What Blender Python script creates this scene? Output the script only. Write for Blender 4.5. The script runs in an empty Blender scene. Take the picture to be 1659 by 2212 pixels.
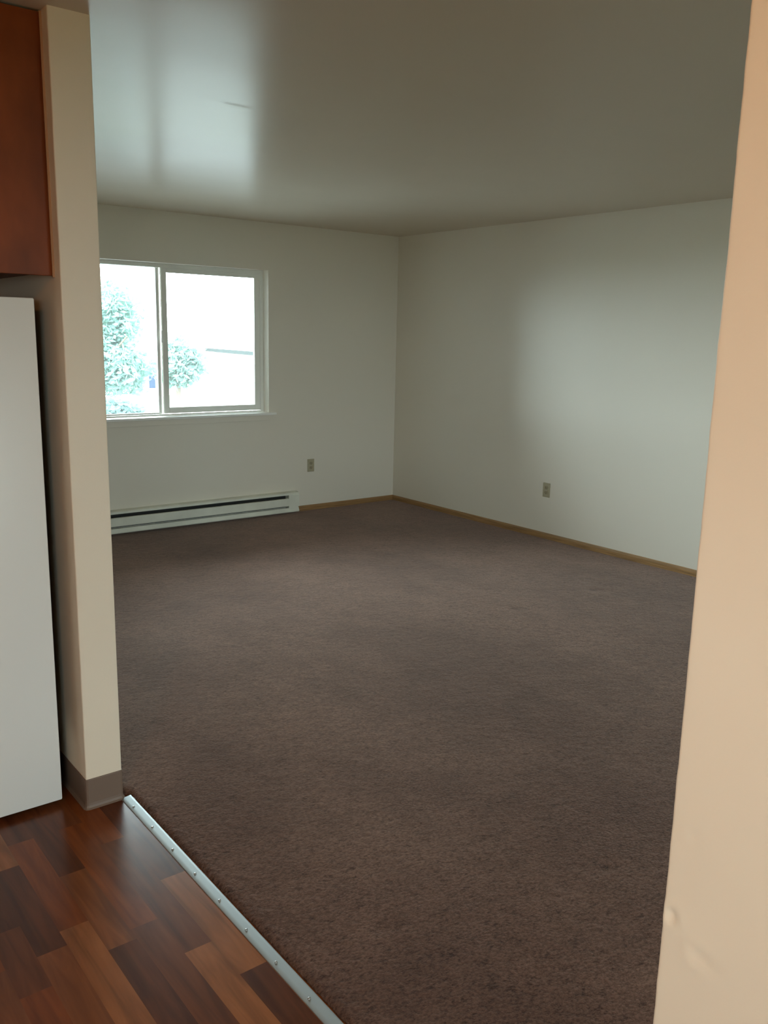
import bpy, bmesh, math, random
import numpy as np
from mathutils import Vector, Matrix, noise as mnoise

# ------------------------------------------------------------------ camera
S = bpy.context.scene
COL = S.collection
EYE = 1.565
cd = bpy.data.cameras.new('camera'); cam = bpy.data.objects.new('camera', cd); COL.objects.link(cam)
cd.sensor_fit = 'VERTICAL'; cd.sensor_height = 24.0; cd.lens = 24.0 * 1883.36 / 2212.0
cd.clip_start = 0.05; cd.clip_end = 500
cr = Vector((0.78842, -0.61478, 0.02121)); cu = Vector((0.10605, 0.16981, 0.97976)); cf = Vector((0.60593, 0.77021, -0.19907))
cam.matrix_world = Matrix(((cr.x, cu.x, -cf.x, 0), (cr.y, cu.y, -cf.y, 0), (cr.z, cu.z, -cf.z, EYE), (0, 0, 0, 1)))
S.camera = cam

# ------------------------------------------------------------------ world, exposure
SKY = 28.0
w = bpy.data.worlds.new('overcast_sky'); S.world = w; w.use_nodes = True
bg = w.node_tree.nodes['Background']; bg.inputs[0].default_value = (0.86, 0.955, 1.0, 1); bg.inputs[1].default_value = SKY
S.view_settings.view_transform = 'Standard'; S.view_settings.look = 'None'
S.view_settings.gamma = 1; S.view_settings.exposure = 0.0
S.view_settings.use_curve_mapping = False
S.cycles.max_bounces = 12; S.cycles.diffuse_bounces = 8; S.cycles.glossy_bounces = 6; S.cycles.transparent_max_bounces = 12
S.cycles.use_denoising = True
S.cycles.sample_clamp_indirect = 6.0

# ------------------------------------------------------------------ room measurements (metres, camera foot at the origin)
CH = 2.44
XR, YB = 5.166, 6.438            # right wall, window wall
XL, XP = 0.874, 0.995            # divider faces: kitchen side, living room side
YP, YJ = 2.669, 0.5355           # the two jambs of the wide opening
KX, RY = -2.3, -2.6              # kitchen side wall, wall behind the camera
KY = 4.3                         # far end of the kitchen
WX0, WX1, WZ0, WZ1 = 1.93, 3.80, 0.90, 2.065   # window opening
LW = (-1.45, -0.5, 1.0, 2.05)      # small window in the kitchen side wall: y0,y1,z0,z1
KW = (-2.2, -1.2, 1.0, 2.05)     # kitchen window in the rear wall: x0,x1,z0,z1
DW = (2.15, 3.1, 0.06, 2.05)      # glazed patio door in the rear wall of the living room

def portal(loc, rot, sx, sy):
    l = bpy.data.lights.new('window_portal', 'AREA'); l.shape = 'RECTANGLE'; l.size = sx; l.size_y = sy
    l.cycles.is_portal = True
    o = bpy.data.objects.new('window_portal', l); COL.objects.link(o); o.location = loc; o.rotation_euler = rot
portal(((WX0 + WX1) / 2, YB + 0.14, (WZ0 + WZ1) / 2), (math.radians(-90), 0, 0), WX1 - WX0, WZ1 - WZ0)
portal((KX - 0.14, (LW[0] + LW[1]) / 2, (LW[2] + LW[3]) / 2), (0, math.radians(-90), 0), LW[3] - LW[2], LW[1] - LW[0])
for K in (KW, DW):
    portal(((K[0] + K[1]) / 2, RY - 0.14, (K[2] + K[3]) / 2), (math.radians(90), 0, 0), K[1] - K[0], K[3] - K[2])

# ------------------------------------------------------------------ materials
def mat(name, color, rough=0.6, spec=0.5, metallic=0.0, bumps=(), vary=None, emit=None):
    """bumps: (scale, strength, distance, detail); vary: (scale, amount, stretch)"""
    m = bpy.data.materials.new(name); m.use_nodes = True
    nt = m.node_tree; N = nt.nodes; L = nt.links; b = N['Principled BSDF']
    b.inputs['Base Color'].default_value = (*color, 1); b.inputs['Roughness'].default_value = rough
    b.inputs['Specular IOR Level'].default_value = spec; b.inputs['Metallic'].default_value = metallic
    tc = N.new('ShaderNodeTexCoord')
    if vary:
        sc, amt, st = vary
        mp = N.new('ShaderNodeMapping'); mp.inputs['Scale'].default_value = st
        L.new(tc.outputs['Object'], mp.inputs[0])
        n = N.new('ShaderNodeTexNoise'); n.inputs['Scale'].default_value = sc; n.inputs['Detail'].default_value = 4
        L.new(mp.outputs[0], n.inputs['Vector'])
        r = N.new('ShaderNodeValToRGB')
        r.color_ramp.elements[0].position = 0.3; r.color_ramp.elements[1].position = 0.7
        r.color_ramp.elements[0].color = (*[c * (1 - amt) for c in color], 1)
        r.color_ramp.elements[1].color = (*[min(1, c * (1 + amt)) for c in color], 1)
        L.new(n.outputs['Fac'], r.inputs[0]); L.new(r.outputs[0], b.inputs['Base Color'])
    prev = None
    for (sc, st, di, de) in bumps:
        n = N.new('ShaderNodeTexNoise'); n.inputs['Scale'].default_value = sc; n.inputs['Detail'].default_value = de
        L.new(tc.outputs['Object'], n.inputs['Vector'])
        bp = N.new('ShaderNodeBump'); bp.inputs['Strength'].default_value = st; bp.inputs['Distance'].default_value = di
        L.new(n.outputs['Fac'], bp.inputs['Height'])
        if prev: L.new(prev.outputs[0], bp.inputs['Normal'])
        prev = bp
    if prev: L.new(prev.outputs[0], b.inputs['Normal'])
    if emit:
        b.inputs['Emission Color'].default_value = (*emit[0], 1); b.inputs['Emission Strength'].default_value = emit[1]
    return m

WALLC = (0.765, 0.722, 0.635)
M_wall = mat('wall_paint', WALLC, 0.40, 0.5, bumps=((7, 0.25, 0.004, 2), (160, 0.25, 0.0006, 3)))
M_wallk = mat('kitchen_wall_paint', (0.77, 0.67, 0.54), 0.5, 0.4, bumps=((9, 0.30, 0.004, 3), (130, 0.3, 0.0006, 3)))
M_ceil = mat('ceiling_paint', (0.72, 0.64, 0.53), 0.26, 0.055, bumps=((1.6, 0.25, 0.012, 2), (120, 0.25, 0.0004, 3)))
M_oak = mat('oak_trim', (0.30, 0.17, 0.07), 0.5, 0.4, vary=(30, 0.35, (0.15, 0.15, 6)))
M_cove = mat('brown_rubber', (0.17, 0.115, 0.085), 0.5, 0.4, bumps=((60, 0.1, 0.001, 2),))
M_frame = mat('white_vinyl', (0.82, 0.82, 0.77), 0.35, 0.5)
M_sill = mat('white_sill_paint', (0.88, 0.88, 0.85), 0.4, 0.5, bumps=((40, 0.1, 0.001, 2),))
M_heat = mat('heater_enamel', (0.76, 0.77, 0.68), 0.4, 0.5, vary=(6, 0.08, (1, 1, 1)))
M_dark = mat('dark_metal', (0.03, 0.03, 0.028), 0.6, 0.3)
M_fin = mat('heater_fins', (0.10, 0.10, 0.09), 0.5, 0.4, metallic=0.6)
M_almond = mat('almond_plastic', (0.40, 0.36, 0.25), 0.35, 0.5)
M_almond2 = mat('almond_plastic_dark', (0.33, 0.295, 0.20), 0.35, 0.5)
M_slot = mat('outlet_slot', (0.02, 0.02, 0.02), 0.8, 0.2)
M_screw = mat('steel_screw', (0.5, 0.5, 0.5), 0.35, 0.5, metallic=1.0)
M_alu = mat('brushed_aluminium', (0.38, 0.42, 0.43), 0.5, 0.4, metallic=0.7, bumps=((40, 0.12, 0.001, 2),))
M_fridge = mat('fridge_enamel', (0.74, 0.73, 0.70), 0.38, 0.5, bumps=((220, 0.12, 0.0004, 2),))
M_fback = mat('fridge_back_metal', (0.10, 0.085, 0.075), 0.5, 0.4)
M_gasket = mat('grey_gasket', (0.3, 0.3, 0.3), 0.6, 0.3)
M_cab = mat('orange_stained_wood', (0.19, 0.042, 0.008), 0.45, 0.2, vary=(7, 0.28, (1.2, 1.2, 0.5)), bumps=((50, 0.08, 0.001, 2),))
M_scribe = mat('light_scribe_moulding', (0.50, 0.30, 0.17), 0.5, 0.4)
M_lampglass = mat('lamp_glass', (0.9, 0.8, 0.65), 0.4, 0.5, emit=((1.0, 0.42, 0.09), 62.0))
M_brass = mat('lamp_base_metal', (0.5, 0.45, 0.38), 0.35, 0.5, metallic=0.8)

def glass_mat():
    m = bpy.data.materials.new('window_glass'); m.use_nodes = True
    nt = m.node_tree; N = nt.nodes; L = nt.links; N.clear()
    o = N.new('ShaderNodeOutputMaterial'); t = N.new('ShaderNodeBsdfTransparent'); g = N.new('ShaderNodeBsdfGlossy')
    t.inputs[0].default_value = (0.93, 0.98, 0.97, 1); g.inputs['Roughness'].default_value = 0.02
    f = N.new('ShaderNodeFresnel'); f.inputs[0].default_value = 1.45
    mx = N.new('ShaderNodeMixShader'); L.new(f.outputs[0], mx.inputs[0]); L.new(t.outputs[0], mx.inputs[1]); L.new(g.outputs[0], mx.inputs[2])
    tl = N.new('ShaderNodeBsdfTranslucent'); tl.inputs[0].default_value = (0.9, 0.95, 0.95, 1)
    m2 = N.new('ShaderNodeMixShader'); m2.inputs[0].default_value = 0.013  # small translucent share lays a pale glare veil over the view outside
    L.new(mx.outputs[0], m2.inputs[1]); L.new(tl.outputs[0], m2.inputs[2]); L.new(m2.outputs[0], o.inputs[0]); return m
M_glass = glass_mat()

def carpet_mat():
    m = bpy.data.materials.new('brown_cut_pile'); m.use_nodes = True
    nt = m.node_tree; N = nt.nodes; L = nt.links; b = N['Principled BSDF']
    b.inputs['Roughness'].default_value = 0.95; b.inputs['Specular IOR Level'].default_value = 0.1
    b.inputs['Sheen Weight'].default_value = 0.42; b.inputs['Sheen Roughness'].default_value = 0.36; b.inputs['Sheen Tint'].default_value = (1.0, 0.82, 0.73, 1)
    tc = N.new('ShaderNodeTexCoord')
    def ns(scale, detail, stretch=(1, 1, 1), rot=0, rough=0.5):
        mp = N.new('ShaderNodeMapping'); mp.inputs['Scale'].default_value = stretch; mp.inputs['Rotation'].default_value = (0, 0, rot)
        L.new(tc.outputs['Object'], mp.inputs[0])
        n = N.new('ShaderNodeTexNoise'); n.inputs['Scale'].default_value = scale; n.inputs['Detail'].default_value = detail
        n.inputs['Roughness'].default_value = rough
        L.new(mp.outputs[0], n.inputs['Vector']); return n
    def ramp(n, p0, p1, c0, c1):
        r = N.new('ShaderNodeValToRGB'); e = r.color_ramp.elements
        e[0].position, e[1].position = p0, p1; e[0].color, e[1].color = (*c0, 1), (*c1, 1)
        L.new(n.outputs['Fac'], r.inputs[0]); return r
    def mul(a, c):
        x = N.new('ShaderNodeMix'); x.data_type = 'RGBA'; x.blend_type = 'MULTIPLY'; x.inputs[0].default_value = 1
        L.new(a.outputs[2] if a.bl_idname == 'ShaderNodeMix' else a.outputs[0], x.inputs[6]); L.new(c.outputs[0], x.inputs[7]); return x
    tuft = ns(125, 4, (0.8, 1.15, 1), math.radians(38), 0.65)
    base = ramp(tuft, 0.34, 0.62, (0.072, 0.038, 0.027), (0.182, 0.105, 0.077))
    speck = ramp(ns(48, 4, (0.75, 1.2, 1), math.radians(38), 0.75), 0.34, 0.46, (0.45, 0.40, 0.37), (1, 1, 1))
    wear = ramp(ns(1.3, 3, (1, 0.7, 1), math.radians(20)), 0.38, 0.62, (0.76, 0.72, 0.71), (1.16, 1.18, 1.18))
    wear2 = ramp(ns(6, 3), 0.3, 0.7, (0.86, 0.84, 0.83), (1.10, 1.10, 1.10))
    c = mul(mul(mul(base, speck), wear), wear2)
    for (sx, sy, rx, ry) in ((2.00, 1.43, 0.020, 0.012), (4.33, 3.36, 0.035, 0.014), (3.63, 3.37, 0.030, 0.010), (1.37, 1.42, 0.016, 0.010), (2.55, 2.05, 0.012, 0.008), (3.35, 3.60, 0.018, 0.008), (2.48, 2.40, 0.010, 0.006), (1.75, 1.62, 0.009, 0.006), (2.9, 2.2, 0.008, 0.005)):
        mp = N.new('ShaderNodeMapping'); mp.vector_type = 'POINT'
        ca, sa = math.cos(0.66), math.sin(0.66)          # stains run roughly along the traffic direction
        mp.inputs['Rotation'].default_value = (0, 0, 0.66); mp.inputs['Scale'].default_value = (1 / rx, 1 / ry, 0.0)
        sb = N.new('ShaderNodeVectorMath'); sb.operation = 'SUBTRACT'; sb.inputs[1].default_value = (sx, sy, 0)
        L.new(tc.outputs['Object'], sb.inputs[0])
        rt = N.new('ShaderNodeVectorRotate'); rt.rotation_type = 'Z_AXIS'; rt.inputs['Angle'].default_value = 0.66
        L.new(sb.outputs[0], rt.inputs['Vector']); mp.inputs['Rotation'].default_value = (0, 0, 0); L.new(rt.outputs[0], mp.inputs[0])
        ln = N.new('ShaderNodeVectorMath'); ln.operation = 'LENGTH'; L.new(mp.outputs[0], ln.inputs[0])
        ad = N.new('ShaderNodeMath'); ad.operation = 'MULTIPLY_ADD'; ad.inputs[1].default_value = 1.6; L.new(tuft.outputs['Fac'], ad.inputs[0]); L.new(ln.outputs['Value'], ad.inputs[2])
        rr = N.new('ShaderNodeValToRGB'); e = rr.color_ramp.elements; e[0].position, e[1].position = 0.55, 0.95
        e[0].color, e[1].color = (0.38, 0.34, 0.32, 1), (1, 1, 1, 1)
        hf = N.new('ShaderNodeMath'); hf.operation = 'MULTIPLY'; hf.inputs[1].default_value = 0.5; L.new(ad.outputs[0], hf.inputs[0]); L.new(hf.outputs[0], rr.inputs[0])
        c = mul(c, rr)
    L.new(c.outputs[2], b.inputs['Base Color'])
    bp = N.new('ShaderNodeBump'); bp.inputs['Strength'].default_value = 0.7; bp.inputs['Distance'].default_value = 0.005
    L.new(tuft.outputs['Fac'], bp.inputs['Height'])
    bp2 = N.new('ShaderNodeBump'); bp2.inputs['Strength'].default_value = 0.35; bp2.inputs['Distance'].default_value = 0.010
    L.new(ns(30, 3, (0.85, 1.1, 1), math.radians(38)).outputs['Fac'], bp2.inputs['Height']); L.new(bp.outputs[0], bp2.inputs['Normal'])
    L.new(bp2.outputs[0], b.inputs['Normal'])
    return m
M_carpet = carpet_mat()

def plank_mat(name, c, seed):
    m = bpy.data.materials.new(name); m.use_nodes = True
    nt = m.node_tree; N = nt.nodes; L = nt.links; b = N['Principled BSDF']
    b.inputs['Roughness'].default_value = 0.25; b.inputs['Specular IOR Level'].default_value = 0.28
    tc = N.new('ShaderNodeTexCoord'); mp = N.new('ShaderNodeMapping')
    mp.inputs['Scale'].default_value = (11, 1.1, 1); mp.inputs['Location'].default_value = (seed * 3.7, seed * 1.9, 0)
    L.new(tc.outputs['Object'], mp.inputs[0])
    n = N.new('ShaderNodeTexNoise'); n.inputs['Scale'].default_value = 2.6; n.inputs['Detail'].default_value = 5; n.inputs['Distortion'].default_value = 0.6
    L.new(mp.outputs[0], n.inputs['Vector'])
    r = N.new('ShaderNodeValToRGB'); e = r.color_ramp.elements
    e[0].position, e[1].position = 0.32, 0.70
    e[0].color = (c[0] * 0.68, c[1] * 0.64, c[2] * 0.62, 1); e[1].color = (c[0] * 1.28, c[1] * 1.26, c[2] * 1.22, 1)
    L.new(n.outputs['Fac'], r.inputs[0]); L.new(r.outputs[0], b.inputs['Base Color'])
    n2 = N.new('ShaderNodeTexNoise'); n2.inputs['Scale'].default_value = 9; n2.inputs['Detail'].default_value = 2
    L.new(tc.outputs['Object'], n2.inputs['Vector'])
    bp = N.new('ShaderNodeBump'); bp.inputs['Strength'].default_value = 0.12; bp.inputs['Distance'].default_value = 0.003
    L.new(n2.outputs['Fac'], bp.inputs['Height']); L.new(bp.outputs[0], b.inputs['Normal'])
    return m
TONES = {'d': (0.100, 0.030, 0.011), 'b': (0.135, 0.042, 0.014), 'r': (0.190, 0.052, 0.013), 'm': (0.205, 0.069, 0.022), 't': (0.270, 0.102, 0.036)}
M_pl = {k: plank_mat('vinyl_plank_' + n, TONES[k], i) for i, (k, n) in enumerate(zip('dbrmt', ('darkest', 'brown', 'reddish', 'medium', 'tan')))}

# ------------------------------------------------------------------ mesh helpers
def box(bm, a, b, bev=0.0, seg=2):
    x0, y0, z0 = a; x1, y1, z1 = b
    r = bmesh.ops.create_cube(bm, size=1.0, matrix=Matrix.Translation(((x0 + x1) / 2, (y0 + y1) / 2, (z0 + z1) / 2)) @ Matrix.Diagonal((x1 - x0, y1 - y0, z1 - z0, 1)))
    if bev:
        es = list({e for v in r['verts'] for e in v.link_edges})
        bmesh.ops.bevel(bm, geom=es, offset=bev, segments=seg, profile=0.5, affect='EDGES')
def cyl(bm, c, axis, r, h, n=20, r2=None):
    z = Vector((0, 0, 1)); q = z.rotation_difference(Vector(axis)).to_matrix().to_4x4()
    bmesh.ops.create_cone(bm, cap_ends=True, segments=n, radius1=r, radius2=r if r2 is None else r2, depth=h, matrix=Matrix.Translation(c) @ q)
def prism(bm, prof, p0, p1, to3):
    """closed 2-D profile swept from p0 to p1; to3(u,v,t) -> point"""
    A = [bm.verts.new(to3(u, v, p0)) for u, v in prof]; B = [bm.verts.new(to3(u, v, p1)) for u, v in prof]
    n = len(prof)
    for i in range(n): bm.faces.new((A[i], A[(i + 1) % n], B[(i + 1) % n], B[i]))
    bm.faces.new(A[::-1]); bm.faces.new(B)
def obj(name, bm, m, parent=None, smooth=False, loc=None):
    bmesh.ops.recalc_face_normals(bm, faces=bm.faces)
    me = bpy.data.meshes.new(name); bm.to_mesh(me); bm.free()
    for mm in (m if isinstance(m, (list, tuple)) else [m]): me.materials.append(mm)
    o = bpy.data.objects.new(name, me); COL.objects.link(o)
    if smooth:
        for p in me.polygons: p.use_smooth = True
    if parent: o.parent = parent
    if loc: o.location = loc
    return o
def B(*boxes, bev=0.0):
    bm = bmesh.new()
    for a, b in boxes: box(bm, a, b, bev)
    return bm
def thing(name, label, cat, loc=(0, 0, 0), group=None):
    o = bpy.data.objects.new(name, None); COL.objects.link(o); o.location = loc; o.empty_display_size = 0.1
    o['label'] = label; o['category'] = cat
    if group: o['group'] = group
    return o
def tag(o, label, cat, group=None):
    o['label'] = label; o['category'] = cat
    if group: o['group'] = group
    return o
def struct(o, label=None, cat=None):
    o['kind'] = 'structure'
    if label: o['label'] = label
    if cat: o['category'] = cat
    return o

def smooth_by_angle(o, deg=35):
    me = o.data
    for p in me.polygons: p.use_smooth = True
    me.set_sharp_from_angle(angle=math.radians(deg))

# ------------------------------------------------------------------ the setting
T = 0.16
# window wall with its opening
bm = B(((XP - 0.2, YB, -0.2), (WX0, YB + T, CH + 0.2)), ((WX1, YB, -0.2), (XR + T, YB + T, CH + 0.2)),
       ((WX0, YB, -0.2), (WX1, YB + T, WZ0 - 0.02)), ((WX0, YB, WZ1), (WX1, YB + T, CH + 0.2)))
struct(obj('wall_back', bm, M_wall), 'white painted living room wall with the sliding window in it', 'wall')
struct(obj('wall_right', B(((XR, RY - T, -0.2), (XR + T, YB, CH + 0.2))), M_wall), 'long white living room wall with one outlet, meeting the window wall in the corner', 'wall')
bx_ = []
for xa, xb, K in ((KX - T, 0.93, KW), (0.93, XR, DW)):
    bx_ += [((xa, RY - T, -0.2), (K[0], RY, CH + 0.2)), ((K[1], RY - T, -0.2), (xb, RY, CH + 0.2)), ((K[0], RY - T, -0.2), (K[1], RY, K[2])), ((K[0], RY - T, K[3]), (K[1], RY, CH + 0.2))]
struct(obj('wall_front', B(*bx_), M_wall), 'wall behind the camera closing the kitchen and living room', 'wall')
struct(obj('wall_left', B(((KX - T, RY, -0.2), (KX, LW[0], CH + 0.2)), ((KX - T, LW[1], -0.2), (KX, KY + T, CH + 0.2)), ((KX - T, LW[0], -0.2), (KX, LW[1], LW[2])), ((KX - T, LW[0], LW[3]), (KX, LW[1], CH + 0.2))), M_wallk), 'kitchen side wall, left of the camera', 'wall')
struct(obj('wall_kitchen', B(((KX, KY, -0.2), (XL, KY + T, CH + 0.2))), M_wallk), 'far end wall of the kitchen behind the refrigerator', 'wall')

def divider(name, y_end, y_far, label, wob, seed, dents=()):
    """thin wall between kitchen and living room, plastered corners a little uneven; end at y_end, body towards y_far"""
    sg = 1 if y_far > y_end else -1
    R = 0.004; prof = []
    ys = [y_far] + [y_end + sg * d for d in (1.2, 0.8, 0.55, 0.4, 0.3, 0.24, 0.19, 0.15, 0.12, 0.095, 0.075, 0.06, 0.048, 0.038, 0.03, 0.023, 0.017, 0.012, 0.008)]
    for y in ys: prof.append((XL, y))
    for k in range(5):
        a = k / 4 * math.pi / 2; prof.append((XL + R - R * math.cos(a), y_end + sg * (R - R * math.sin(a))))
    for x in (XL + 0.02, XL + 0.05, XP - 0.05, XP - 0.02): prof.append((x, y_end))
    for k in range(5):
        a = k / 4 * math.pi / 2; prof.append((XP - R + R * math.sin(a), y_end + sg * (R - R * math.cos(a))))
    for d in (0.02, 0.2): prof.append((XP, y_end + sg * d))
    prof.append((XP, y_far))
    bm = bmesh.new(); rows = []; nz = 330
    for i in range(nz + 1):
        z = -0.02 + (CH + 0.06) * i / nz; row = []
        for (x, y) in prof:
            d = abs(y - y_end); k = math.exp(-d / 0.05)
            nx = mnoise.noise((seed, y * 9, z * 7)) * 0.0016 * wob + mnoise.noise((seed + 9, y * 40, z * 28)) * 0.0007 * wob
            ny = (mnoise.noise((seed + 3, 0.3, z * 5)) * 0.0016 + mnoise.noise((seed + 5, 0.7, z * 33)) * 0.0012 + mnoise.noise((seed + 7, .1, z * 90)) * 0.0006) * wob * k
            px = x + (nx if x < XL + 0.03 and d < 1.0 else 0); py = y + sg * ny
            for (dy, dz, rad, dep) in dents:
                if x < XL + 0.03:
                    q = ((y - dy) ** 2 + (z - dz) ** 2) / rad ** 2
                    px += dep * math.exp(-q) - 0.4 * dep * math.exp(-((math.sqrt(q) - 1.7) ** 2) * 3)
            row.append(bm.verts.new((px, py, z)))
        rows.append(row)
    n = len(prof)
    for i in range(nz):
        for j in range(n): bm.faces.new((rows[i][j], rows[i][(j + 1) % n], rows[i + 1][(j + 1) % n], rows[i + 1][j]))
    bm.faces.new(rows[0]); bm.faces.new(rows[-1])
    o = obj(name, bm, M_wallk); smooth_by_angle(o, 50)
    return struct(o, label, 'wall')
divider('wall_divider', YP, YB + 0.01, 'narrow end of the divider wall between refrigerator and living room, beige painted', 0.45, 2.0)
divider('wall_doorway', YJ, RY - 0.01, 'warm beige wall filling the right edge, near jamb of the wide opening', 0.55, 11.0,
        dents=((YJ - 0.012, 0.874, 0.008, 0.0040), (0.482, 0.842, 0.010, 0.0034), (0.505, 0.99, 0.007, 0.0016), (0.50, 0.70, 0.008, 0.0014)))

# ceiling: one slab with gentle taping waves and a small blemish
bm = bmesh.new()
gx = np.unique(np.concatenate([np.linspace(KX - T, XR + T, 90), np.linspace(1.62, 1.96, 30)])); gy = np.unique(np.concatenate([np.linspace(RY - T, YB + T, 180), np.linspace(3.18, 3.40, 30)]))
def ceil_z(x, y):
    z = CH + 0.0007 * mnoise.noise((x * 1.1, y * 1.7, 3.0)) + 0.0007 * mnoise.noise((x * 0.8, y * 4.5, 8.0))
    return z - 0.0020 * math.exp(-(((x - 1.79) / 0.05) ** 2 + ((y - 3.29) / 0.022) ** 2))      # small nail pop
V = [[bm.verts.new((x, y, ceil_z(x, y))) for y in gy] for x in gx]
for i in range(len(gx) - 1):
    for j in range(len(gy) - 1): bm.faces.new((V[i][j], V[i][j + 1], V[i + 1][j + 1], V[i + 1][j]))
ext = bmesh.ops.extrude_face_region(bm, geom=bm.faces[:])
for g in ext['geom']:
    if isinstance(g, bmesh.types.BMVert): g.co.z = CH + 0.25
struct(obj('ceiling', bm, M_ceil, smooth=False), 'semi-gloss painted ceiling reflecting the window', 'ceiling')
for p in bpy.data.objects['ceiling'].data.polygons: p.use_smooth = abs(p.normal.z) > 0.5

# vinyl floor of the kitchen, laid in short blocks
bm = bmesh.new(); PW = 0.0765; X0 = 0.985
known = {0: [(2.9, 'm'), (2.167, 'd'), (1.694, 't'), (1.2, 'd')],
         1: [(2.9, 'b'), (2.442, 'r'), (1.845, 'b'), (1.35, 't')],
         2: [(2.9, 'r'), (2.60, 'b'), (2.013, 'r'), (1.55, 'b')],
         3: [(2.9, 't'), (2.72, 'b'), (2.352, 'd'), (1.97, 'm'), (1.4, 'd')],
         4: [(2.9, 'm'), (2.60, 'd'), (2.115, 'r'), (1.55, 't')],
         5: [(2.9, 'b'), (2.481, 't'), (2.052, 'd'), (1.62, 'm')],
         6: [(2.9, 'm'), (2.55, 'r'), (2.20, 'd'), (1.93, 'b'), (1.5, 'r')],
         7: [(2.9, 'r'), (2.45, 'b'), (2.05, 'r'), (1.6, 'm')]}
rng = random.Random(5); keys = 'dbrmt'
def quad(x0, x1, y0, y1, k):
    f = bm.faces.new([bm.verts.new(c) for c in ((x0, y0, 0), (x1, y0, 0), (x1, y1, 0), (x0, y1, 0))]); f.material_index = keys.index(k)
ncol = int((X0 - KX) / PW) + 1
for c in range(-1, ncol):
    x1 = X0 - c * PW; x0 = max(x1 - PW, KX - 0.05)
    if c in known:
        L_ = known[c]
        # each entry: (upper end, tone of the block that ends there going down); tone applies from this y down to the next
        ys = [e[0] for e in L_]
        top = ys[0]
        y = KY + 0.05
        while y > top + 0.001:
            y2 = max(top, y - rng.uniform(0.3, 0.5)); quad(x0, x1, y2, y, rng.choice(keys)); y = y2
        seq = [L_[i][1] for i in range(1, len(L_))]
        for i in range(1, len(L_)): quad(x0, x1, ys[i], ys[i - 1], L_[i][1] if False else seq[i - 1])
        y = ys[-1]
        first = True
        while y > RY:
            y2 = max(RY - 0.05, y - rng.uniform(0.3, 0.5)); quad(x0, x1, y2, y, 't' if first and L_[0][1] != 'x' and c in (1,) else rng.choice(keys)); y = y2; first = False
    else:
        y = KY + 0.05 - rng.random() * 0.3
        quad(x0, x1, y, KY + 0.05, rng.choice(keys))
        while y > RY:
            y2 = max(RY - 0.05, y - rng.uniform(0.3, 0.5)); quad(x0, x1, y2, y, rng.choice(keys)); y = y2
# slab under everything
base_i = 0
def slab(a, b):
    n0 = len(bm.faces); box(bm, a, b)
slab((KX - T, RY - T, -0.2), (XR + T, YB + T, -0.001))
struct(obj('floor', bm, [M_pl[k] for k in keys]), 'kitchen floor of glossy wood-look vinyl blocks in mixed browns', 'floor')

# carpet
cx = np.concatenate([np.linspace(1.0285, 1.12, 22), np.linspace(1.13, XR - 0.001, 120)])
cy = np.concatenate([np.linspace(RY, YJ, 40, endpoint=False), np.linspace(YJ, YP, 420, endpoint=False), np.linspace(YP, YB - 0.001, 130)])
bm = bmesh.new(); V = []
marks = ((1.996, 1.421, 0.02, 0.007), (2.03, 1.40, 0.012, 0.006), (4.329, 3.345, 0.035, 0.006), (3.623, 3.358, 0.03, 0.006), (4.38, 3.30, 0.03, 0.005), (1.30, 1.6, 0.02, 0.004))
for x in cx:
    col_ = []
    for y in cy:
        d = x - 1.0285; in_open = YJ - 0.05 < y < YP + 0.02
        z = 0.013 + 0.0025 * mnoise.noise((x * 2.3, y * 2.3, 0.5)) + 0.0012 * mnoise.noise((x * 9, y * 9, 7))
        xx = x
        if in_open:
            z -= 0.010 * math.exp(-d / 0.006); z += 0.0035 * mnoise.noise((x * 110, y * 70, 2)) * math.exp(-d / 0.05)
            if d < 0.001: xx += 0.003 * mnoise.noise((0.5, y * 60, 4)) + 0.0015 * mnoise.noise((0.5, y * 190, 4))
        elif d < 0.001: xx = 0.997
        for (mx, my, mr, md) in marks:
            q = ((x - mx) ** 2 + (y - my) ** 2) / mr ** 2
            if q < 9: z -= md * math.exp(-q)
        col_.append(bm.verts.new((xx, y, z)))
    V.append(col_)
for i in range(len(cx) - 1):
    for j in range(len(cy) - 1): bm.faces.new((V[i][j], V[i + 1][j], V[i + 1][j + 1], V[i][j + 1]))
lo = [bm.verts.new((v.co.x - 0.001, v.co.y, 0.0)) for v in V[0]]
for j in range(len(cy) - 1): bm.faces.new((V[0][j + 1], lo[j + 1], lo[j], V[0][j]))
carpet = obj('carpet', bm, M_carpet, smooth=True)
tag(carpet, 'worn brown wall-to-wall carpet covering the living room floor', 'carpet')

# metal carpet edge strip with its screws
strip = thing('threshold_strip', 'long silver metal edging strip with small screws between vinyl floor and carpet', 'threshold strip', (1.003, YP, 0.0))
prof = [(-0.0165, 0.0), (-0.0160, 0.0018), (-0.0140, 0.0030), (-0.004, 0.0044), (0.004, 0.0055), (0.010, 0.0063), (0.0158, 0.0070), (0.0175, 0.0060), (0.0178, 0.0)]
bm = bmesh.new(); rows = []; ny = 60
for i in range(ny + 1):
    y = -0.006 + (YJ - 0.0 - YP) * i / ny
    wv = 0.0012 * mnoise.noise((3.3, y * 2.2, 0))
    rows.append([bm.verts.new((u + wv, y, v)) for u, v in prof])
for i in range(ny):
    for j in range(len(prof)): bm.faces.new((rows[i][j], rows[i][(j + 1) % len(prof)], rows[i + 1][(j + 1) % len(prof)], rows[i + 1][j]))
bm.faces.new(rows[0]); bm.faces.new(rows[-1])
o = obj('strip', bm, M_alu, strip); smooth_by_angle(o, 40)
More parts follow.
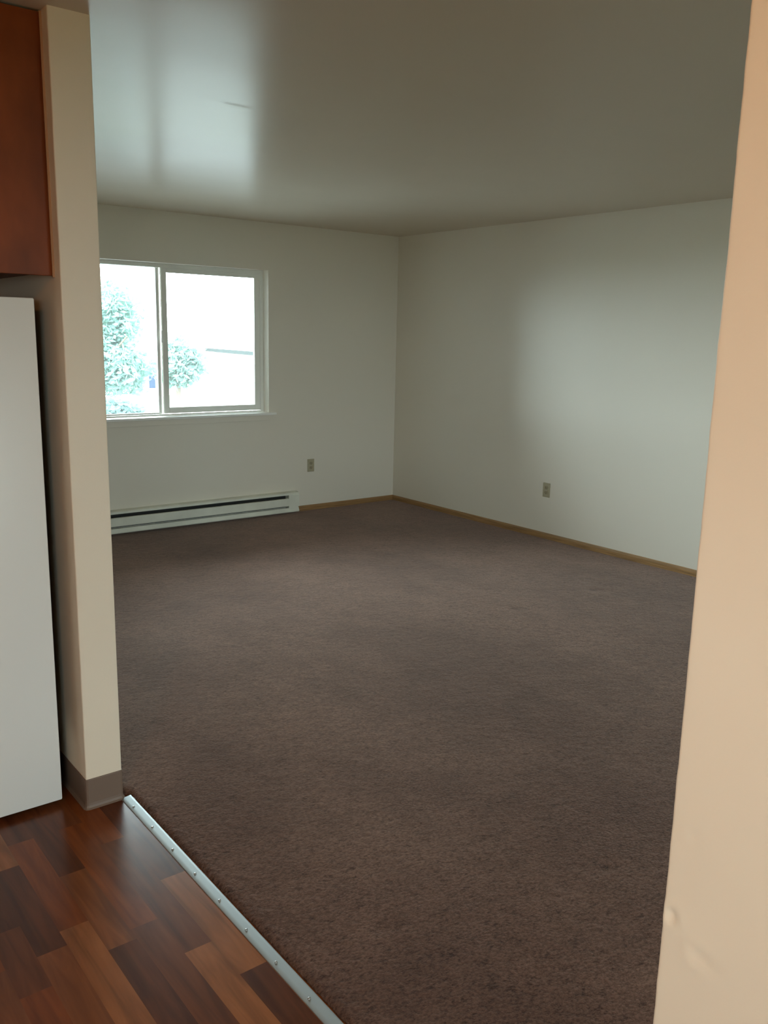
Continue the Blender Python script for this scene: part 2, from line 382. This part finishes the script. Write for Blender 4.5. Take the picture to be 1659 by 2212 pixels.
for k in range(14):
    y = 2.588 - 0.1525 * k - YP
    if y < YJ - YP + 0.03: break
    bm = bmesh.new(); bmesh.ops.create_uvsphere(bm, u_segments=12, v_segments=6, radius=0.0040, matrix=Matrix.Diagonal((1, 1, 0.6, 1)))
    box(bm, (-0.0026, -0.0004, 0.0013), (0.0026, 0.0004, 0.0022))
    s = obj('screw', bm, M_screw, strip, smooth=False, loc=(-0.003, y, 0.0050))

# rubber cove base round the divider end and kitchen walls
def cove(name, pts, label):
    """pts: list of (x,y) corners along the wall, left side of travel is the wall"""
    pr = [(0, 0.105), (0.0025, 0.1045), (0.003, 0.102), (0.003, 0.02), (0.004, 0.012), (0.007, 0.005), (0.011, 0.0015), (0.011, 0.0), (0, 0)]
    bm = bmesh.new(); P = [Vector((*p, 0)) for p in pts]; rows = []
    for i, p in enumerate(P):
        dirs = []
        if i > 0: dirs.append((p - P[i - 1]).normalized())
        if i < len(P) - 1: dirs.append((P[i + 1] - p).normalized())
        ns_ = [Vector((d.y, -d.x, 0)) for d in dirs]
        if len(ns_) == 1: nn = ns_[0]
        else: nn = (ns_[0] + ns_[1]); nn = nn / (nn.dot(ns_[0]))
        rows.append([bm.verts.new((p.x + nn.x * u, p.y + nn.y * u, v)) for u, v in pr])
    n = len(pr)
    for i in range(len(P) - 1):
        for j in range(n): bm.faces.new((rows[i][j], rows[i][(j + 1) % n], rows[i + 1][(j + 1) % n], rows[i + 1][j]))
    bm.faces.new(rows[0]); bm.faces.new(rows[-1])
    return struct(obj(name, bm, M_cove), label, 'baseboard')
r = 0.0015
cove('baseboard_divider', [(XL, KY), (XL, YP + 0.006), (XL + 0.0018, YP + 0.0018), (XL + 0.006, YP), (XP - 0.006, YP), (XP - 0.0018, YP + 0.0018), (XP, YP + 0.006), (XP, YP + 0.02)],
     'brown rubber cove base wrapped round the foot of the divider wall end')
cove('baseboard_doorway', [(XP, YJ - 0.02), (XP, YJ), (XL, YJ), (XL, RY)], 'brown rubber cove base at the foot of the near beige wall')

# oak baseboards in the living room
def oakboard(name, x0, y0, x1, y1, nx, ny_, label):
    pr = [(0, 0), (0.011, 0), (0.011, 0.044), (0.009, 0.052), (0.005, 0.058), (0, 0.060)]
    bm = bmesh.new()
    A = [bm.verts.new((x0 + nx * u, y0 + ny_ * u, v)) for u, v in pr]; Bv = [bm.verts.new((x1 + nx * u, y1 + ny_ * u, v)) for u, v in pr]
    for i in range(len(pr)): bm.faces.new((A[i], A[(i + 1) % len(pr)], Bv[(i + 1) % len(pr)], Bv[i]))
    bm.faces.new(A); bm.faces.new(Bv)
    return struct(obj(name, bm, M_oak), label, 'baseboard')
oakboard('baseboard_right', XR, RY, XR, YB, -1, 0, 'low oak baseboard along the long right wall')
oakboard('baseboard_back', 4.072, YB, XR, YB, 0, -1, 'low oak baseboard between the baseboard heater and the corner')

# ------------------------------------------------------------------ sliding window
win = thing('window_1', 'two-pane white sliding window in the far wall, right sash and left fixed pane', 'window', (2.865, YB, WZ0)); win['kind'] = 'structure'
def wloc(bm, name, m, parent=win, base=None):
    base = base or Vector((2.865, YB, WZ0))
    for v in bm.verts: v.co -= base
    return obj(name, bm, m, parent)
def ring(x0, x1, z0, z1, y0, y1, l, r_, t, b_, bev=0.002):
    bm = bmesh.new()
    box(bm, (x0, y0, z0), (x0 + l, y1, z1), bev); box(bm, (x1 - r_, y0, z0), (x1, y1, z1), bev)
    box(bm, (x0 + l, y0, z1 - t), (x1 - r_, y1, z1), bev); box(bm, (x0 + l, y0, z0), (x1 - r_, y1, z0 + b_), bev)
    return bm
D0 = YB + 0.085
wloc(ring(WX0, WX1, WZ0, WZ1, D0, YB + T, 0.028, 0.028, 0.03, 0.012), 'window_frame', M_frame)
# right sash, inner track
SX0, SX1 = 2.905, 3.775
sash = wloc(ring(SX0, SX1, WZ0 + 0.015, WZ1 - 0.02, D0 + 0.012, D0 + 0.038, 0.045, 0.052, 0.044, 0.048, 0.003), 'sliding_sash', M_frame)
# left sash / fixed pane, outer track
fx = wloc(ring(WX0 + 0.02, 2.905, WZ0 + 0.01, WZ1 - 0.012, D0 + 0.044, D0 + 0.070, 0.03, 0.03, 0.016, 0.012, 0.003), 'fixed_pane_frame', M_frame)
wloc(B(((SX0 + 0.04, D0 + 0.022, WZ0 + 0.05), (SX1 - 0.045, D0 + 0.028, WZ1 - 0.055))), 'pane', M_glass)
wloc(B(((WX0 + 0.04, D0 + 0.054, WZ0 + 0.02), (2.885, D0 + 0.060, WZ1 - 0.02))), 'pane', M_glass)
# bright interlock bar between the sashes and the latch
wloc(B(((2.868, D0 + 0.030, WZ0 + 0.02), (2.892, D0 + 0.050, WZ1 - 0.02)), bev=0.003), 'meeting_rail', M_sill)
bm = B(((2.893, D0 - 0.002, 1.47), (2.908, D0 + 0.014, 1.56)), bev=0.003); box(bm, (2.888, D0 - 0.012, 1.50), (2.902, D0 + 0.004, 1.535), 0.002)
wloc(bm, 'window_latch', M_sill)
# stool and apron
bm = bmesh.new(); box(bm, (WX0 - 0.06, YB - 0.028, WZ0 - 0.02), (WX1 + 0.062, YB + 0.0, WZ0 + 0.0), 0.004); box(bm, (WX0, YB, WZ0 - 0.02), (WX1, D0, WZ0), 0)
wloc(bm, 'window_sill', M_sill)
wloc(B(((WX0 - 0.0, YB - 0.012, WZ0 - 0.065), (WX1, YB, WZ0 - 0.02)), bev=0.002), 'sill_apron', M_wall)

# windows behind the camera: they light the kitchen side and the far wall
for nm, lb, K in (('window_2', 'kitchen window in the wall behind the camera', KW), ('door_1', 'glazed patio door in the wall behind the camera', DW)):
    xm = (K[0] + K[1]) / 2
    kw = thing(nm, lb, nm.split('_')[0], (xm, RY, K[2])); kw['kind'] = 'structure'
    y0, y1 = RY - 0.12, RY - 0.06
    bm = ring(K[0], K[1], K[2], K[3], y0, y1, 0.05, 0.05, 0.05, 0.05); box(bm, (xm - 0.03, y0, K[2] + 0.05), (xm + 0.03, y1, K[3] - 0.05), 0.002)
    wloc(bm, 'window_frame' if nm[0] == 'w' else 'door_frame', M_frame, kw, Vector((xm, RY, K[2])))
    wloc(B(((K[0] + 0.05, RY - 0.093, K[2] + 0.05), (xm - 0.03, RY - 0.087, K[3] - 0.05)), ((xm + 0.03, RY - 0.093, K[2] + 0.05), (K[1] - 0.05, RY - 0.087, K[3] - 0.05))), 'pane', M_glass, kw, Vector((xm, RY, K[2])))

ym = (LW[0] + LW[1]) / 2
kw = thing('window_3', 'small kitchen window in the side wall left of the camera', 'window', (KX, ym, LW[2])); kw['kind'] = 'structure'
x0, x1 = KX - 0.12, KX - 0.06
wloc(B(((x0, LW[0], LW[2]), (x1, LW[0] + 0.04, LW[3])), ((x0, LW[1] - 0.04, LW[2]), (x1, LW[1], LW[3])), ((x0, LW[0] + 0.04, LW[2]), (x1, LW[1] - 0.04, LW[2] + 0.04)), ((x0, LW[0] + 0.04, LW[3] - 0.04), (x1, LW[1] - 0.04, LW[3]))), 'window_frame', M_frame, kw, Vector((KX, ym, LW[2])))
wloc(B(((KX - 0.093, LW[0] + 0.04, LW[2] + 0.04), (KX - 0.087, LW[1] - 0.04, LW[3] - 0.04))), 'pane', M_glass, kw, Vector((KX, ym, LW[2])))

# ------------------------------------------------------------------ baseboard heater
HX0, HX1 = 2.02, 4.062
heater = thing('baseboard_heater', 'long off-white electric baseboard heater on the wall under the window', 'heater', ((HX0 + HX1) / 2, YB, 0.0))
hb = Vector(((HX0 + HX1) / 2, YB, 0))
def hpart(name, bm, m, parent=heater, sm=False):
    for v in bm.verts: v.co -= hb
    o = obj(name, bm, m, parent)
    if sm: smooth_by_angle(o, 30)
    return o
def hprof(prof, x0, x1):
    bm = bmesh.new(); prism(bm, prof, x0, x1, lambda u, v, t: (t, YB - u, v)); return bm
hpart('back_plate', B(((HX0 + 0.002, YB - 0.006, 0.028), (HX1 - 0.002, YB, 0.196))), M_heat)
hpart('top_cap', hprof([(0, 0.204), (0.030, 0.204), (0.058, 0.200), (0.064, 0.195), (0.065, 0.180), (0.063, 0.180), (0.062, 0.194), (0.056, 0.198), (0.0, 0.200)], HX0, HX1), M_heat)
hpart('front_cover', hprof([(0.064, 0.150), (0.067, 0.148), (0.068, 0.144), (0.068, 0.090), (0.066, 0.084), (0.060, 0.082), (0.060, 0.084), (0.065, 0.088), (0.065, 0.146), (0.050, 0.150), (0.050, 0.152)], HX0 + 0.1, HX1 - 0.1), M_heat)
hpart('bottom_tray', hprof([(0, 0.030), (0.052, 0.026), (0.066, 0.028), (0.070, 0.036), (0.058, 0.066), (0.056, 0.065), (0.066, 0.037), (0.050, 0.030), (0, 0.034)], HX0, HX1), M_heat)
for x0, x1 in ((HX0, HX0 + 0.105), (HX1 - 0.105, HX1)):
    bm = bmesh.new(); prism(bm, [(0, 0.075), (0.069, 0.075), (0.069, 0.178), (0.066, 0.181), (0, 0.181)], x0, x1, lambda u, v, t: (t, YB - u, v))
    ec = hpart('end_cap', bm, M_heat)
    bm = bmesh.new(); prism(bm, [(0, 0.030), (0.066, 0.030), (0.060, 0.075), (0, 0.075)], x0 + 0.004, x1 - 0.004, lambda u, v, t: (t, YB - u, v))
    hpart('wiring_box', bm, M_heat)
bm = bmesh.new()
cyl(bm, ((HX0 + HX1) / 2, YB - 0.032, 0.112), (1, 0, 0), 0.006, HX1 - HX0 - 0.22, 12)
x = HX0 + 0.12
while x < HX1 - 0.12:
    box(bm, (x, YB - 0.054, 0.084), (x + 0.0012, YB - 0.010, 0.142)); x += 0.009
hpart('heating_fins', bm, M_fin)
hpart('slot_shade_plate', B(((HX0 + 0.1, YB - 0.010, 0.066), (HX1 - 0.1, YB - 0.006, 0.19))), M_dark)  # near-black plate that puts dark shade into the heater slots

# ------------------------------------------------------------------ outlets
def outlet(loc, rz, label):
    t = thing('wall_outlet', label, 'outlet', loc, 'almond outlets in the living room'); t.rotation_euler = (0, 0, rz)
    obj('cover_plate', B(((-0.0355, -0.006, -0.057), (0.0355, 0, 0.057)), bev=0.003), M_almond, t)
    for s in (-1, 1):
        bm = bmesh.new(); zc = s * 0.0195
        cyl(bm, (0, -0.0065, zc), (0, 1, 0), 0.0172, 0.004, 28)
        for v in bm.verts: v.co.z = min(max(v.co.z, zc - 0.0135), zc + 0.0135)
        rc = obj('receptacle', bm, M_almond2, t)
        bm = B(((-0.0075, -0.0090, zc - 0.002), (-0.0053, -0.0080, zc + 0.007)), ((0.0050, -0.0090, zc - 0.001), (0.0072, -0.0080, zc + 0.006)))
        cyl(bm, (0, -0.0085, zc - 0.008), (0, 1, 0), 0.0026, 0.001, 12)
        obj('slots', bm, M_slot, rc)
    bm = bmesh.new(); cyl(bm, (0, -0.0068, 0), (0, 1, 0), 0.003, 0.002, 14); obj('screw', bm, M_screw, t)
    return t
outlet((4.2235, YB, 0.416), 0, 'almond wall outlet on the window wall, right of the baseboard heater')
outlet((XR, 4.510, 0.4), math.radians(-90), 'almond wall outlet low on the long blank right wall')

# ------------------------------------------------------------------ refrigerator (its side faces us)
FX0, FX1, FY0, FY1, FH = 0.10, 0.818, 2.743, 3.47, 1.651
fr = thing('refrigerator', 'white refrigerator seen from its plain side, standing just left of the divider wall end', 'refrigerator', ((FX0 + FX1) / 2, (FY0 + FY1) / 2, 0))
fb = Vector(((FX0 + FX1) / 2, (FY0 + FY1) / 2, 0))
def fpart(name, bm, m, parent=fr, smooth=True):
    for v in bm.verts: v.co -= fb
    o = obj(name, bm, m, parent)
    if smooth: smooth_by_angle(o, 40)
    return o
fpart('body', B(((FX0 + 0.07, FY0, 0.020), (FX1, FY1, FH)), bev=0.005), M_fridge)
fd = fpart('freezer_door', B(((FX0, FY0 + 0.004, 1.16), (FX0 + 0.06, FY1 - 0.004, FH - 0.004)), bev=0.010), M_fridge)
fpart('door_handle', B(((FX0 - 0.035, FY0 + 0.05, 1.20), (FX0 - 0.012, FY0 + 0.075, 1.48)), ((FX0 - 0.02, FY0 + 0.05, 1.20), (FX0 + 0.005, FY0 + 0.075, 1.23)), ((FX0 - 0.02, FY0 + 0.05, 1.45), (FX0 + 0.005, FY0 + 0.075, 1.48)), bev=0.004), M_fridge, fd)
ld = fpart('refrigerator_door', B(((FX0, FY0 + 0.004, 0.10), (FX0 + 0.06, FY1 - 0.004, 1.145)), bev=0.010), M_fridge)
fpart('door_handle', B(((FX0 - 0.035, FY0 + 0.05, 0.72), (FX0 - 0.012, FY0 + 0.075, 1.10)), ((FX0 - 0.02, FY0 + 0.05, 0.72), (FX0 + 0.005, FY0 + 0.075, 0.75)), ((FX0 - 0.02, FY0 + 0.05, 1.07), (FX0 + 0.005, FY0 + 0.075, 1.10)), bev=0.004), M_fridge, ld)
fpart('gasket', B(((FX0 + 0.058, FY0 + 0.012, 0.11), (FX0 + 0.072, FY1 - 0.012, FH - 0.012))), M_gasket)
fpart('toe_grille', B(((FX0 + 0.03, FY0 + 0.02, 0.02), (FX0 + 0.072, FY1 - 0.02, 0.09)), bev=0.003), M_gasket)
bm = B(((FX1 - 0.001, FY0 + 0.10, 0.03), (FX1 + 0.030, FY1 - 0.035, 0.225)), bev=0.003)
fpart('compressor_cover', bm, M_fback)
fpart('gap_shade_panel', B(((FX1 - 0.0005, FY0 + 0.008, 0.24), (FX1 + 0.0015, FY1 - 0.008, FH - 0.01))), M_dark)  # thin dark sheet added to deepen the shade in the gap by the wall
bm = bmesh.new()
for k in range(16): cyl(bm, (FX1 + 0.012, (FY0 + FY1) / 2, 0.34 + k * 0.075), (0, 1, 0), 0.003, FY1 - FY0 - 0.12, 8)
for yy in (FY0 + 0.07, FY1 - 0.07): box(bm, (FX1 - 0.001, yy - 0.004, 0.30), (FX1 + 0.010, yy + 0.004, 1.50))
fpart('condenser_coil', bm, M_dark)
for sx in (FX0 + 0.12, FX1 - 0.06):
    for sy in (FY0 + 0.06, FY1 - 0.06):
        bm = bmesh.new(); cyl(bm, (sx, sy, 0.0115), (0, 0, 1), 0.02, 0.023, 16); fpart('foot', bm, M_dark)

# ------------------------------------------------------------------ wall cabinet above it
CX0, CY0, CY1, CZ0 = 0.545, 2.720, 3.48, 1.716
cb = thing('wall_cabinet', 'orange-brown stained wooden wall cabinet hanging above the refrigerator', 'cabinet', ((CX0 + XL) / 2, (CY0 + CY1) / 2, CZ0))
cbase = Vector(((CX0 + XL) / 2, (CY0 + CY1) / 2, CZ0))
def cpart(name, bm, m, parent=cb):
    for v in bm.verts: v.co -= cbase
    return obj(name, bm, m, parent)
bm = B(((CX0 + 0.02, CY0, CZ0), (XL - 0.006, CY0 + 0.016, CH - 0.006)), ((CX0 + 0.02, CY1 - 0.016, CZ0), (XL - 0.001, CY1, CH - 0.006)),
       ((CX0 + 0.02, CY0 + 0.016, CZ0 + 0.012), (XL - 0.001, CY1 - 0.016, CZ0 + 0.028)), ((CX0 + 0.02, CY0 + 0.016, CH - 0.022), (XL - 0.001, CY1 - 0.016, CH - 0.006)),
       ((XL - 0.008, CY0 + 0.016, CZ0 + 0.028), (XL - 0.001, CY1 - 0.016, CH - 0.022)), bev=0.0015)
cpart('body', bm, M_cab)
for y0, y1 in ((CY0 + 0.004, (CY0 + CY1) / 2 - 0.002), ((CY0 + CY1) / 2 + 0.002, CY1 - 0.004)):
    dr = cpart('door', B(((CX0, y0, CZ0 + 0.004), (CX0 + 0.019, y1, CH - 0.03)), bev=0.003), M_cab)
    bm = bmesh.new(); yk = y1 - 0.04 if y0 < (CY0 + CY1) / 2 - 0.05 else y0 + 0.04
    cyl(bm, (CX0 - 0.010, yk, CZ0 + 0.07), (1, 0, 0), 0.012, 0.022, 16, 0.006)
    cpart('knob', bm, M_brass, dr)
bm = bmesh.new(); prism(bm, [(XL - 0.0065, CY0 - 0.003), (XL, CY0 - 0.003), (XL, CY0 + 0.008), (XL - 0.0065, CY0 + 0.008)], CZ0 - 0.004, CH - 0.004, lambda u, v, t: (u, v, t))
so = cpart('scribe_moulding', bm, M_scribe); so['label'] = 'thin pale moulding where cabinet meets wall'

# ------------------------------------------------------------------ kitchen ceiling lamp
LX, LY = -0.55, 0.35
lamp = thing('ceiling_lamp', 'round warm ceiling lamp in the kitchen beyond the picture', 'lamp', (LX, LY, CH))
bm = bmesh.new(); cyl(bm, (0, 0, -0.012), (0, 0, 1), 0.165, 0.024, 40); o = obj('lamp_base', bm, M_brass, lamp); smooth_by_angle(o, 30)
bm = bmesh.new(); bmesh.ops.create_uvsphere(bm, u_segments=40, v_segments=20, radius=0.15)
for v in bm.verts: v.co.z = -0.024 + (v.co.z * 0.55 if v.co.z < 0 else 0.0)
obj('lamp_shade', bm, M_lampglass, lamp, smooth=True)

# ------------------------------------------------------------------ outside
GZ = -2.4
M_lawn = mat('lawn', (0.11, 0.13, 0.08), 0.9, 0.1, vary=(0.6, 0.3, (1, 1, 1)))
M_pave = mat('pale_pavement', (0.17, 0.18, 0.18), 0.9, 0.2, vary=(0.5, 0.15, (1, 1, 1)))
M_siding = mat('pale_siding', (0.75, 0.75, 0.72), 0.7, 0.3)
M_roof = mat('grey_shingles', (0.50, 0.52, 0.52), 0.9, 0.2, vary=(8, 0.2, (1, 1, 1)))
M_gutter_shadow = mat('gutter_shadow_grey', (0.024, 0.030, 0.030), 0.8, 0.02)  # near-black tone stands in for the shadow line at the eave
M_blue = mat('blue_glazing', (0.014, 0.026, 0.055), 0.5, 0.08)
M_bark = mat('bark', (0.10, 0.08, 0.06), 0.9, 0.1)
def leaf_mat(name, c):
    m = bpy.data.materials.new(name); m.use_nodes = True; N = m.node_tree.nodes; L = m.node_tree.links; N.clear()
    o = N.new('ShaderNodeOutputMaterial'); a = N.new('ShaderNodeBsdfDiffuse'); t = N.new('ShaderNodeBsdfTranslucent'); x = N.new('ShaderNodeMixShader')
    a.inputs[0].default_value = (*c, 1); t.inputs[0].default_value = (c[0] * 1.1, c[1] * 1.2, c[2], 1); x.inputs[0].default_value = 0.45
    L.new(a.outputs[0], x.inputs[1]); L.new(t.outputs[0], x.inputs[2]); L.new(x.outputs[0], o.inputs[0])
    return m
M_leafA = leaf_mat('pale_green_leaves', (0.15, 0.25, 0.23)); M_leafB = leaf_mat('dark_green_leaves', (0.10, 0.17, 0.17))
struct(obj('ground', B(((-60, YB + 0.4, GZ - 0.2), (90, 140, GZ)), ((-60, -60, GZ - 0.2), (90, YB + 0.4, GZ))), M_lawn), 'lawn outside the building', 'lawn')
struct(obj('trim_1', B(((-60, YB + 2.5, GZ), (90, 30, GZ + 0.02)), ((-60, 36, GZ), (90, 44, GZ + 0.02))), M_pave), 'pale paved street outside', 'street')

def ray_at(px, py, Y):
    d = (px - 829.5) / 1883.36 * cr - (py - 1106) / 1883.36 * cu + cf
    return Vector((0, 0, EYE)) + d * (Y / d.y)
def foliage(bm, c, rad, n, size, rnd):
    for k in range(n):
        v = Vector((rnd.gauss(0, 1), rnd.gauss(0, 1), rnd.gauss(0, 1))).normalized()
        rr = rnd.random() ** 0.4
        lump = 0.8 + 0.35 * mnoise.noise(v * 2.0 + Vector(c) * 0.1)
        p = Vector(c) + Vector((v.x * rad[0], v.y * rad[1], v.z * rad[2])) * rr * lump
        a = Vector((rnd.gauss(0, 1), rnd.gauss(0, 1), rnd.gauss(0, 1))).normalized(); b = a.orthogonal().normalized()
        s = size * rnd.uniform(0.6, 1.3)
        q = [p - a * s, p + b * s * 0.45, p + a * s, p - b * s * 0.45]
        bm.faces.new([bm.verts.new(t) for t in q])
def tree(name, label, crowns, trunk, m, seed, cat='tree', size=0.14):
    rnd = random.Random(seed)
    t = thing(name, label, cat, (trunk[0], trunk[1], GZ)); b0 = Vector((trunk[0], trunk[1], GZ))
    bm = bmesh.new()
    for c, rad, n in crowns: foliage(bm, c, rad, n, size, rnd)
    for v in bm.verts: v.co -= b0
    obj('foliage', bm, m, t)
    bm = bmesh.new(); h = crowns[0][0][2] - GZ
    bmesh.ops.create_cone(bm, cap_ends=True, segments=14, radius1=trunk[2], radius2=trunk[2] * 0.45, depth=h, matrix=Matrix.Translation((0, 0, h / 2)))
    for k in range(6):
        a = rnd.random() * 6.28; d = Vector((math.cos(a), math.sin(a), 0.9)).normalized(); L_ = h * 0.3
        q = Vector((0, 0, 1)).rotation_difference(d).to_matrix().to_4x4()
        bmesh.ops.create_cone(bm, cap_ends=True, segments=8, radius1=trunk[2] * 0.4, radius2=trunk[2] * 0.12, depth=L_, matrix=Matrix.Translation(Vector((0, 0, h * 0.72)) + d * L_ / 2) @ q)
    obj('trunk', bm, M_bark, t)
tree('garden_tree', 'pale leafy tree seen through the left pane of the window', [((7.15, 18.5, 1.75), (0.75, 0.8, 1.15), 2600), ((7.0, 18.3, 0.75), (1.15, 1.0, 0.75), 3200)], (6.7, 18.6, 0.14), M_leafA, 3, size=0.085)
tree('garden_tree', 'small pale tree seen in the right pane, just left of the neighbouring roof edge', [((13.95, 30, 0.45), (1.25, 1.2, 1.15), 3600)], (13.9, 30, 0.14), M_leafA, 4, size=0.13)
tree('garden_shrub', 'darker green bush low in the left window pane', [((5.85, 15.2, 0.02), (0.70, 0.7, 0.42), 3200)], (5.85, 15.2, 0.07), M_leafB, 5, 'shrub', 0.065)

def house(name, label, loc, rz, L_, D_, z0, eave, ridge, wins, gut=True):
    h = thing(name, label, 'house', loc); h.rotation_euler = (0, 0, rz)
    obj('walls', B(((0, 0, 0), (L_, D_, eave))), M_siding, h)
    bm = bmesh.new(); prism(bm, [(-0.55, eave - 0.02), (-0.55, eave + 0.06), (D_ / 2, ridge), (D_ + 0.55, eave + 0.06), (D_ + 0.55, eave - 0.02)], -0.4, L_ + 0.4, lambda u, v, t: (t, u, v))
    obj('roof', bm, M_roof, h)
    if gut: obj('gutter', B(((0.0, -0.70, eave - 0.06), (L_ + 0.4, -0.555, eave + 0.16))), M_gutter_shadow, h)
    for (xa, za, ww, hh) in wins:
        fr_ = ((xa, -0.05, za), (xa + 0.06, 0.02, za + hh)), ((xa + ww - 0.06, -0.05, za), (xa + ww, 0.02, za + hh)), ((xa + 0.06, -0.05, za), (xa + ww - 0.06, 0.02, za + 0.06)), ((xa + 0.06, -0.05, za + hh - 0.06), (xa + ww - 0.06, 0.02, za + hh))
        f = obj('window', B(*fr_), M_siding, h)
        obj('pane', B(((xa + 0.06, -0.03, za + 0.06), (xa + ww - 0.06, -0.01, za + hh - 0.06))), M_blue, f)
house('neighbour_house', 'low pale house whose gutter, darkened as an eave shadow line, crosses the right window pane', (27.6, 53.7, GZ), math.radians(-99.1), 16, 9, GZ, 2.70, 4.2, ())
house('neighbour_house', 'white house with blue-tinted windows seen low behind the tree in the left pane', (15.5, 51.4, GZ), 0.0, 8.6, 8, GZ, 3.0, 4.4, ((6.30, 0.38, 0.55, 1.32), (5.22, 0.60, 0.86, 0.62)), gut=False)
